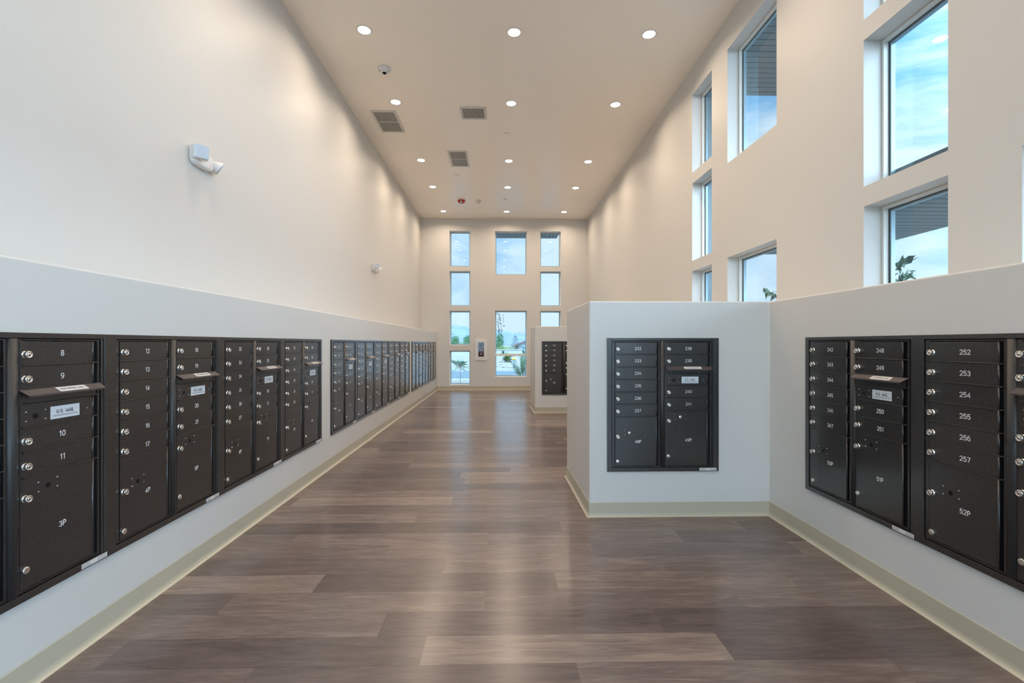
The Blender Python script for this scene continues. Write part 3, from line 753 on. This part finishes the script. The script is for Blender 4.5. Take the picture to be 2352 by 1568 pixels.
o = finish('gravel_bank', bm, M['gravel']); tag(o, None, None, kind='structure')
bm = bmesh.new(); box(bm, -60, 60, 54.8, 55.1, -.5, .47); box(bm, -60, 60, 54.7, 55.2, .47, .53); o = finish('garden_wall', bm, M['block']); tag(o, 'long pale garden wall across the road beyond the end windows', 'wall')
# mountains: two ridges
def ridge(name, y, depth, xs, hfun, label):
    bm = bmesh.new(); nx, ny = 220, 16; g = []
    for j in range(ny+1):
        row = []
        for i in range(nx+1):
            x = xs[0]+(xs[1]-xs[0])*i/nx; s = j/ny
            base = hfun(x); rough = 5*math.sin(x*.045+j*1.7)+4*math.sin(x*.11+j*.9)+3*math.sin(x*.23+j*2.3)
            z = base*math.sin(s*math.pi/2)**.8 + rough*math.sin(s*math.pi)*.8 - 3
            row.append(bm.verts.new((x, y+depth*s, z)))
        g.append(row)
    for j in range(ny):
        for i in range(nx): bm.faces.new([g[j][i], g[j][i+1], g[j+1][i+1], g[j+1][i]])
    bk = [bm.verts.new((r_.co.x, y+depth*1.3, -3)) for r_ in g[-1]]
    for i in range(nx): bm.faces.new([g[-1][i], g[-1][i+1], bk[i+1], bk[i]])
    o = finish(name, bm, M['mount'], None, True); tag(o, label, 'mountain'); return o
Ym = 2200.
def zpx(py, Y): return CAM_Z + (788.35-py)*Y/F_PX
def xpx(px, Y): return ((px-1176)/F_PX + YAW)*Y
def far(x):   # skyline of the far range, in metres
    u = x/Ym
    prof = [(-.6, 766), (-.2, 752), (-.105, 746), (-.075, 749), (-.055, 755), (-.02, 759), (.01, 760), (.022, 764), (.10, 772), (.3, 760), (.8, 758), (1.6, 750), (3, 760)]
    for (a, pa), (b, pb) in zip(prof, prof[1:]):
        if a <= u <= b:
            w = (u-a)/(b-a); w = w*w*(3-2*w); return zpx(pa+(pb-pa)*w, Ym)*1.0 + 1.2*math.sin(x*.09)
    return zpx(766, Ym)
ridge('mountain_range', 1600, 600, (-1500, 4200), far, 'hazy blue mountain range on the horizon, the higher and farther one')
Yn = 1300.
def near(x):
    u = x/Yn
    return max(2, zpx(764, Yn)-3 - max(0, (u+.10))*150 + 1.5*math.sin(x*.05)) if u > -.10 else zpx(762, Yn)
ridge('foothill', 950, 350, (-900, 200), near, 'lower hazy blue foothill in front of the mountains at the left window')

# foliage
def leaves(bm, c, r, n, size, elong=1.0, shell=.35, mi=0, flat=0.):
    for _ in range(n):
        d = Vector((random.gauss(0, 1), random.gauss(0, 1), random.gauss(0, 1))).normalized()
        k = shell+(1-shell)*random.random()**.5
        p = Vector((c[0]+d.x*r[0]*k, c[1]+d.y*r[1]*k, c[2]+d.z*r[2]*k))
        a = Vector((random.gauss(0, 1), random.gauss(0, 1), random.gauss(0, 1)*(1-flat))).normalized(); b = a.cross(Vector((random.gauss(0, 1), random.gauss(0, 1), random.gauss(0, 1)))).normalized()
        s = size*random.uniform(.6, 1.3)
        q = [p-a*s*elong, p-b*s*.45, p+a*s*elong, p+b*s*.45]
        bm.faces.new([bm.verts.new(v) for v in q]).material_index = mi
def tree(name, x, y, zb, zt, w, m, label, cat='tree', group=None, n=5200, lobes=6, size=None, trunk=.35):
    t = empty(name, (x, y, zb)); tag(t, label, cat, group)
    H = zt-zb; size = size or w*.024
    bm = bmesh.new(); tube(bm, [(0, 0, -.1), (w*.02, 0, H*trunk), (0, w*.03, H*.6), (-w*.03, 0, H*.85)], [w*.05, w*.04, w*.03, w*.01])
    for k in range(4):
        a = k*1.6; tube(bm, [(0, 0, H*trunk), (math.cos(a)*w*.15, math.sin(a)*w*.15, H*(trunk+.15)), (math.cos(a)*w*.3, math.sin(a)*w*.3, H*.72)], [w*.025, w*.02, w*.008], 6)
    finish('trunk', bm, M['bark'], t)
    bm = bmesh.new()
    for k in range(lobes):
        a = k*2.4; rr = w*.5*.55
        cz = H*(trunk+.18+(.72-trunk)*k/lobes)
        c = (math.cos(a)*w*.22*(1-k/lobes*.6), math.sin(a)*w*.22*(1-k/lobes*.6), min(cz, H-rr*.9))
        leaves(bm, c, (rr, rr, rr*.85), n//lobes, size)
    leaves(bm, (0, 0, H*(1+trunk)/2), (w*.42, w*.42, H*(1-trunk)/2*.98), n//2, size)
    finish('foliage', bm, m, t)
    return t
Y_ = 90
tree('evergreen_tree', xpx(1045, Y_), Y_, -1.8, zpx(768, Y_), 2.3, M['leaf1'], 'dark green bushy tree at the left edge of the left end window', group='trees beyond the garden wall')
tree('evergreen_tree', xpx(1076, Y_), Y_, -1.8, zpx(767, Y_), 2.6, M['leaf1'], 'dark green bushy tree at the right edge of the left end window', group='trees beyond the garden wall')
tree('garden_shrub', xpx(1060, 88), 88, -1.8, zpx(780, 88), 1.8, M['leaf2'], 'yellow-green shrub between the two dark trees in the left end window', 'shrub', n=3000, trunk=.2)
tree('evergreen_tree', xpx(1146, 80), 80, -1.8, zpx(761, 80), 2.3, M['leaf1'], 'tall rounded green tree at the left of the middle end window', group='trees beyond the garden wall', trunk=.2)
for i, (px, top, w, mm, lb) in enumerate([(1152, 791, 1.9, 'leaf2', 'low light green hedge shrub below the tall rounded tree'),
                                   (1165, 793, 1.9, 'leaf2', 'low light green hedge shrub in the middle of the hedge row'),
                                   (1177, 792, 1.7, 'leaf3', 'low dull green hedge shrub beside the house corner')]):
    tree('hedge_shrub', xpx(px, 66+i*2.6), 66+i*2.6, -1.8, zpx(top, 66+i*2.6), w, M[mm], lb, 'shrub', 'hedge shrubs behind the garden wall', n=2600, trunk=.12)
# sparse feathery tree before the house
Y_ = 74.2; x = xpx(1184, Y_); t = empty('feathery_tree', (x, Y_, -1.8)); tag(t, 'sparse feathery conifer with an upright top in front of the mountains', 'tree')
H = zpx(771, Y_)+1.8; bm = bmesh.new(); tube(bm, [(0, 0, -.1), (0, 0, H*.6), (0, 0, H)], [.06, .04, .01], 6)
for k in range(34):
    z = H*(.42+.55*k/34); a = k*2.4; l = (1-k/36)*1.0+.1; tube(bm, [(0, 0, z), (math.cos(a)*l*.6, math.sin(a)*l*.6, z+.12), (math.cos(a)*l, math.sin(a)*l, z+.30)], [.02, .015, .006], 4)
finish('trunk', bm, M['bark'], t); bm = bmesh.new()
for k in range(34):
    z = H*(.42+.55*k/34); a = k*2.4; l = (1-k/36)*1.0+.1; leaves(bm, (math.cos(a)*l*.8, math.sin(a)*l*.8, z+.22), (.16, .16, .12), 16, .06)
finish('foliage', bm, M['leaf4'], t)

# house
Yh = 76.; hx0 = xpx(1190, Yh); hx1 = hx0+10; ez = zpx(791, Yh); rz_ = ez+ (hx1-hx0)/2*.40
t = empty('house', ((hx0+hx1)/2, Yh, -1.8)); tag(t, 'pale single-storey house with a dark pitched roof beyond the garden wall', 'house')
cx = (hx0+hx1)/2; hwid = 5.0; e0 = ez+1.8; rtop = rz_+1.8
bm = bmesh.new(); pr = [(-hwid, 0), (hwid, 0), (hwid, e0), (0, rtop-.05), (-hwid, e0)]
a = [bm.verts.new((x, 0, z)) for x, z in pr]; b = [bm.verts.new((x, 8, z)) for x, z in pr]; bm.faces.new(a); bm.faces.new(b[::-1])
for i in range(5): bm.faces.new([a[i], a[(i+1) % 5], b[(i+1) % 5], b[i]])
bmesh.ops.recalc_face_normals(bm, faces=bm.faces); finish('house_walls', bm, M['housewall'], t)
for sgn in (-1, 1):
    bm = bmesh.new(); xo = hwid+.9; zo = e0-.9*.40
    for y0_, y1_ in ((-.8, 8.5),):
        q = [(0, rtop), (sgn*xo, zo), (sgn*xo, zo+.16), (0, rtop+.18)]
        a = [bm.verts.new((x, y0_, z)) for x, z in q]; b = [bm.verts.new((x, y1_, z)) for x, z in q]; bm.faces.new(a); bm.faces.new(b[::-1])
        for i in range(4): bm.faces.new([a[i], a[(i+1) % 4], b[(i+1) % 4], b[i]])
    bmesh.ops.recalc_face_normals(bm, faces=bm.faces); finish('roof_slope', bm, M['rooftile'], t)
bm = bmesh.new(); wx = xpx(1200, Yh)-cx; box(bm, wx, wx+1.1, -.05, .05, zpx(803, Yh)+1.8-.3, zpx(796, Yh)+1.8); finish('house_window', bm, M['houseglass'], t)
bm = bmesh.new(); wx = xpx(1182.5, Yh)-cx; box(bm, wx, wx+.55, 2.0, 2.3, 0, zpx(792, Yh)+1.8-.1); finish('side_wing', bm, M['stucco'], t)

# plants near the end windows
def spiky(name, x, y, zb, zc, r, n, m, label, trunk_r=.012, up=.5, ll=.3, w=.012, droop=.6):
    t = empty(name, (x, y, zb)); tag(t, label, 'shrub')
    bm = bmesh.new(); tube(bm, [(0, 0, -.02), (.01, 0, (zc-zb)*.5), (0, 0, zc-zb+r*.3)], [trunk_r, trunk_r*.8, trunk_r*.4], 6)
    fr = []
    for k in range(n):
        a = random.uniform(0, 2*math.pi); el = random.uniform(-.2, 1.3)*up*math.pi/2
        base = Vector((0, 0, zc-zb+random.uniform(-.25, .15)*r)); d = Vector((math.cos(a)*math.cos(el), math.sin(a)*math.cos(el), math.sin(el)))
        tip = base+d*r*random.uniform(.6, 1.05); mid = (base+tip)/2+Vector((0, 0, r*.12)); tip.z -= droop*r*.25*random.random()
        tube(bm, [base, mid, tip], [.004, .003, .002], 4); fr.append((base, mid, tip))
    finish('stems', bm, M['bark'], t)
    bm = bmesh.new()
    for b_, m_, t_ in fr:
        for s in range(9):
            k = .25+.75*s/8
            p = b_.lerp(m_, k*2) if k < .5 else m_.lerp(t_, k*2-1)
            dd = (t_-b_).normalized()
            for sg in (-1, 1):
                side = dd.cross(Vector((0, 0, 1))).normalized()*sg
                ln = ll*r*random.uniform(.6, 1.1); q = p+dd*ln*.7+side*ln*.6+Vector((0, 0, -ln*.25*droop)); n_ = side.cross(dd).normalized().cross((q-p).normalized())*w
                bm.faces.new([bm.verts.new(p-n_*.4), bm.verts.new(p.lerp(q, .5)-n_), bm.verts.new(q), bm.verts.new(p.lerp(q, .5)+n_)])
    finish('leaves', bm, m, t)
spiky('oleander_sapling', xpx(1057, 16.5), 16.5, GZ, zpx(842, 16.5), .40, 26, M['leaf3'], 'young feathery sapling with long narrow leaves outside the low left end window', w=.013, ll=.55)
spiky('sage_bush', xpx(1200, 17.2), 17.2, GZ, GZ+.12, .80, 40, M['leaf3'], 'upright grey-green bush outside the lower middle end window', up=.95, ll=.22, w=.012, droop=0)
spiky('desert_shrub', xpx(1165, 36), 36, GZ, GZ+.1, .62, 40, M['leaf2'], 'yellow-green desert shrub across the road', up=.8, ll=.4, w=.04)
spiky('desert_shrub', xpx(1156, 44), 44, GZ, GZ+.35, .42, 18, M['leaf4'], 'thin dark young shrub before the garden wall', up=.8, ll=.3, w=.03)
spiky('desert_shrub', xpx(1204, 40), 40, GZ, GZ+.35, .55, 18, M['leaf4'], 'thin dark shrub before the garden wall below the house', up=.8, ll=.3, w=.03)
# tree whose branch hangs in at the middle window
t = empty('slender_tree', (-.27, 14.9, GZ)); tag(t, 'slender tree just outside, its leafy twigs hanging into the middle window', 'tree')
bm = bmesh.new(); tube(bm, [(0, 0, -.02), (.02, 0, 1.0), (0, 0, 2.0), (-.05, 0, 2.9)], [.032, .028, .022, .010], 8)
tw = []
for k in range(9):
    z = random.uniform(1.7, 2.4); a = random.uniform(-.8, .8); l = random.uniform(.16, .36)
    p0 = Vector((0, 0, z)); p1 = Vector((math.cos(a)*l, math.sin(a)*l, z+.02)); p2 = p1+Vector((.05*random.random(), 0, -random.uniform(.15, .5)))
    tube(bm, [p0, (p0+p1)/2+Vector((0, 0, .05)), p1, p2], [.007, .005, .004, .002], 5); tw.append((p1, p2))
finish('trunk', bm, M['bark'], t); bm = bmesh.new()
for p1, p2 in tw:
    for s in range(5):
        p = p1.lerp(p2, s/4); leaves(bm, p, (.025, .025, .025), 1, .036, 1.4)
leaves(bm, (-.25, 0, 3.0), (.3, .3, .4), 200, .04, 1.3)
finish('foliage', bm, M['leaf4'], t)
# post with a yellow cap
t = empty('marker_post', (xpx(1181, 27.4), 27.4, GZ)); tag(t, 'short blue-grey post with a yellow cap on the far side of the road', 'post')
bm = bmesh.new(); lathe(bm, [(0, -.02), (.075, -.02), (.075, .48), (0, .48)], 'Z', 16); finish('post_shaft', bm, M['bluegrey'], t)
bm = bmesh.new(); lathe(bm, [(0, .48), (.11, .48), (.115, .54), (.09, .60), (0, .62)], 'Z', 16); finish('post_cap', bm, M['yellow'], t)
# rocks
random.seed(21)
def rock(x, y, z, s, label):
    bm = bmesh.new(); bmesh.ops.create_icosphere(bm, subdivisions=2, radius=s)
    for v in bm.verts: v.co *= random.uniform(.72, 1.2); v.co.z *= .62
    o = finish('landscape_rock', bm, M['rock']); o.location = (x, y, z+s*.35); tag(o, label, 'rock', 'rocks in the gravel beds')
for i, (px, Y, s) in enumerate([(1038, 17.6, .10), (1046, 17.9, .13), (1054, 17.2, .09), (1062, 17.8, .12), (1070, 18.0, .10), (1142, 29.3, .17), (1156, 28.0, .24), (1171, 27.6, .2), (1150, 32, .18), (1051, 29.0, .22), (1069, 28.5, .2)]):
    rock(xpx(px, Y), Y, GZ, s*.55, 'pale landscape rock ' + ['at the left corner of the low left end window', 'largest left of the feathery sapling', 'smallest, just left of the sapling stem', 'just right of the sapling stem', 'right of the feathery sapling, nearest the frame', 'across the road at the left of the middle window', 'largest across the road, left of the yellow-capped post', 'across the road right beside the yellow-capped post', 'set back from the road, below the thin dark shrub', 'across the road behind the left of the feathery sapling', 'across the road behind the right of the feathery sapling'][i])

# soffits, jog and canopy outside
def soffit(name, x0, x1, y0, y1, z, th, label_kind=True, n=None, along='X'):
    """ribbed underside; ribs run along X"""
    bm = bmesh.new(); box(bm, x0, x1, y0, y1, z+.02, z+th)
    k = .10; yy = y0
    if along == 'X':
        while yy < y1-.02:
            box(bm, x0, x1, yy+.006, min(yy+k-.006, y1), z, z+.02, 0); yy += k
    else:
        xx = x0
        while xx < x1-.02:
            box(bm, xx+.006, min(xx+k-.006, x1), y0, y1, z, z+.02, 0); xx += k
    return struct(finish(name, bm, M['siding']))
soffit('trim_soffit_right', XR+TH, 3.85, -3.2, 5.90, 4.36, .25)  # run towards the camera is unseen, lengthened to shade the window recesses
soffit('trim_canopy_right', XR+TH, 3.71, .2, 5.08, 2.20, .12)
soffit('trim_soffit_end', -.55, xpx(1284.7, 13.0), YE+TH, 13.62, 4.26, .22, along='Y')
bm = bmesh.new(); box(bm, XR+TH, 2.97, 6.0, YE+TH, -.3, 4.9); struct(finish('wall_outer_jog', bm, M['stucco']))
# saplings outside the right wall
def sapling(x, y, zt, label):
    t = empty('leafy_sapling', (x, y, GZ)); tag(t, label, 'tree', 'saplings outside the right wall')
    H = zt-GZ; bm = bmesh.new(); tube(bm, [(0, 0, -.02), (.01, 0, H*.6), (0, 0, H)], [.02, .014, .004], 6)
    tw = []
    for k in range(9):
        z = H-.05-.07*k; a = k*2.4; l = .12+.03*k
        p1 = Vector((math.cos(a)*l, math.sin(a)*l, z+.10)); tube(bm, [(0, 0, z), p1], [.005, .003], 4); tw.append((Vector((0, 0, z)), p1))
    finish('trunk', bm, M['bark'], t); bm = bmesh.new()
    for p0, p1 in tw:
        for s in range(5): leaves(bm, p0.lerp(p1, .3+.7*s/4), (.03, .03, .03), 3, .045, 1.5)
    finish('foliage', bm, M['leaf3'], t)
sapling(3.78, 4.45, 1.98, 'leafy sapling seen at the bottom corner of the nearest right window')
sapling(3.40, 5.72, 1.90, 'leafy sapling tip at the edge of the wide right window')
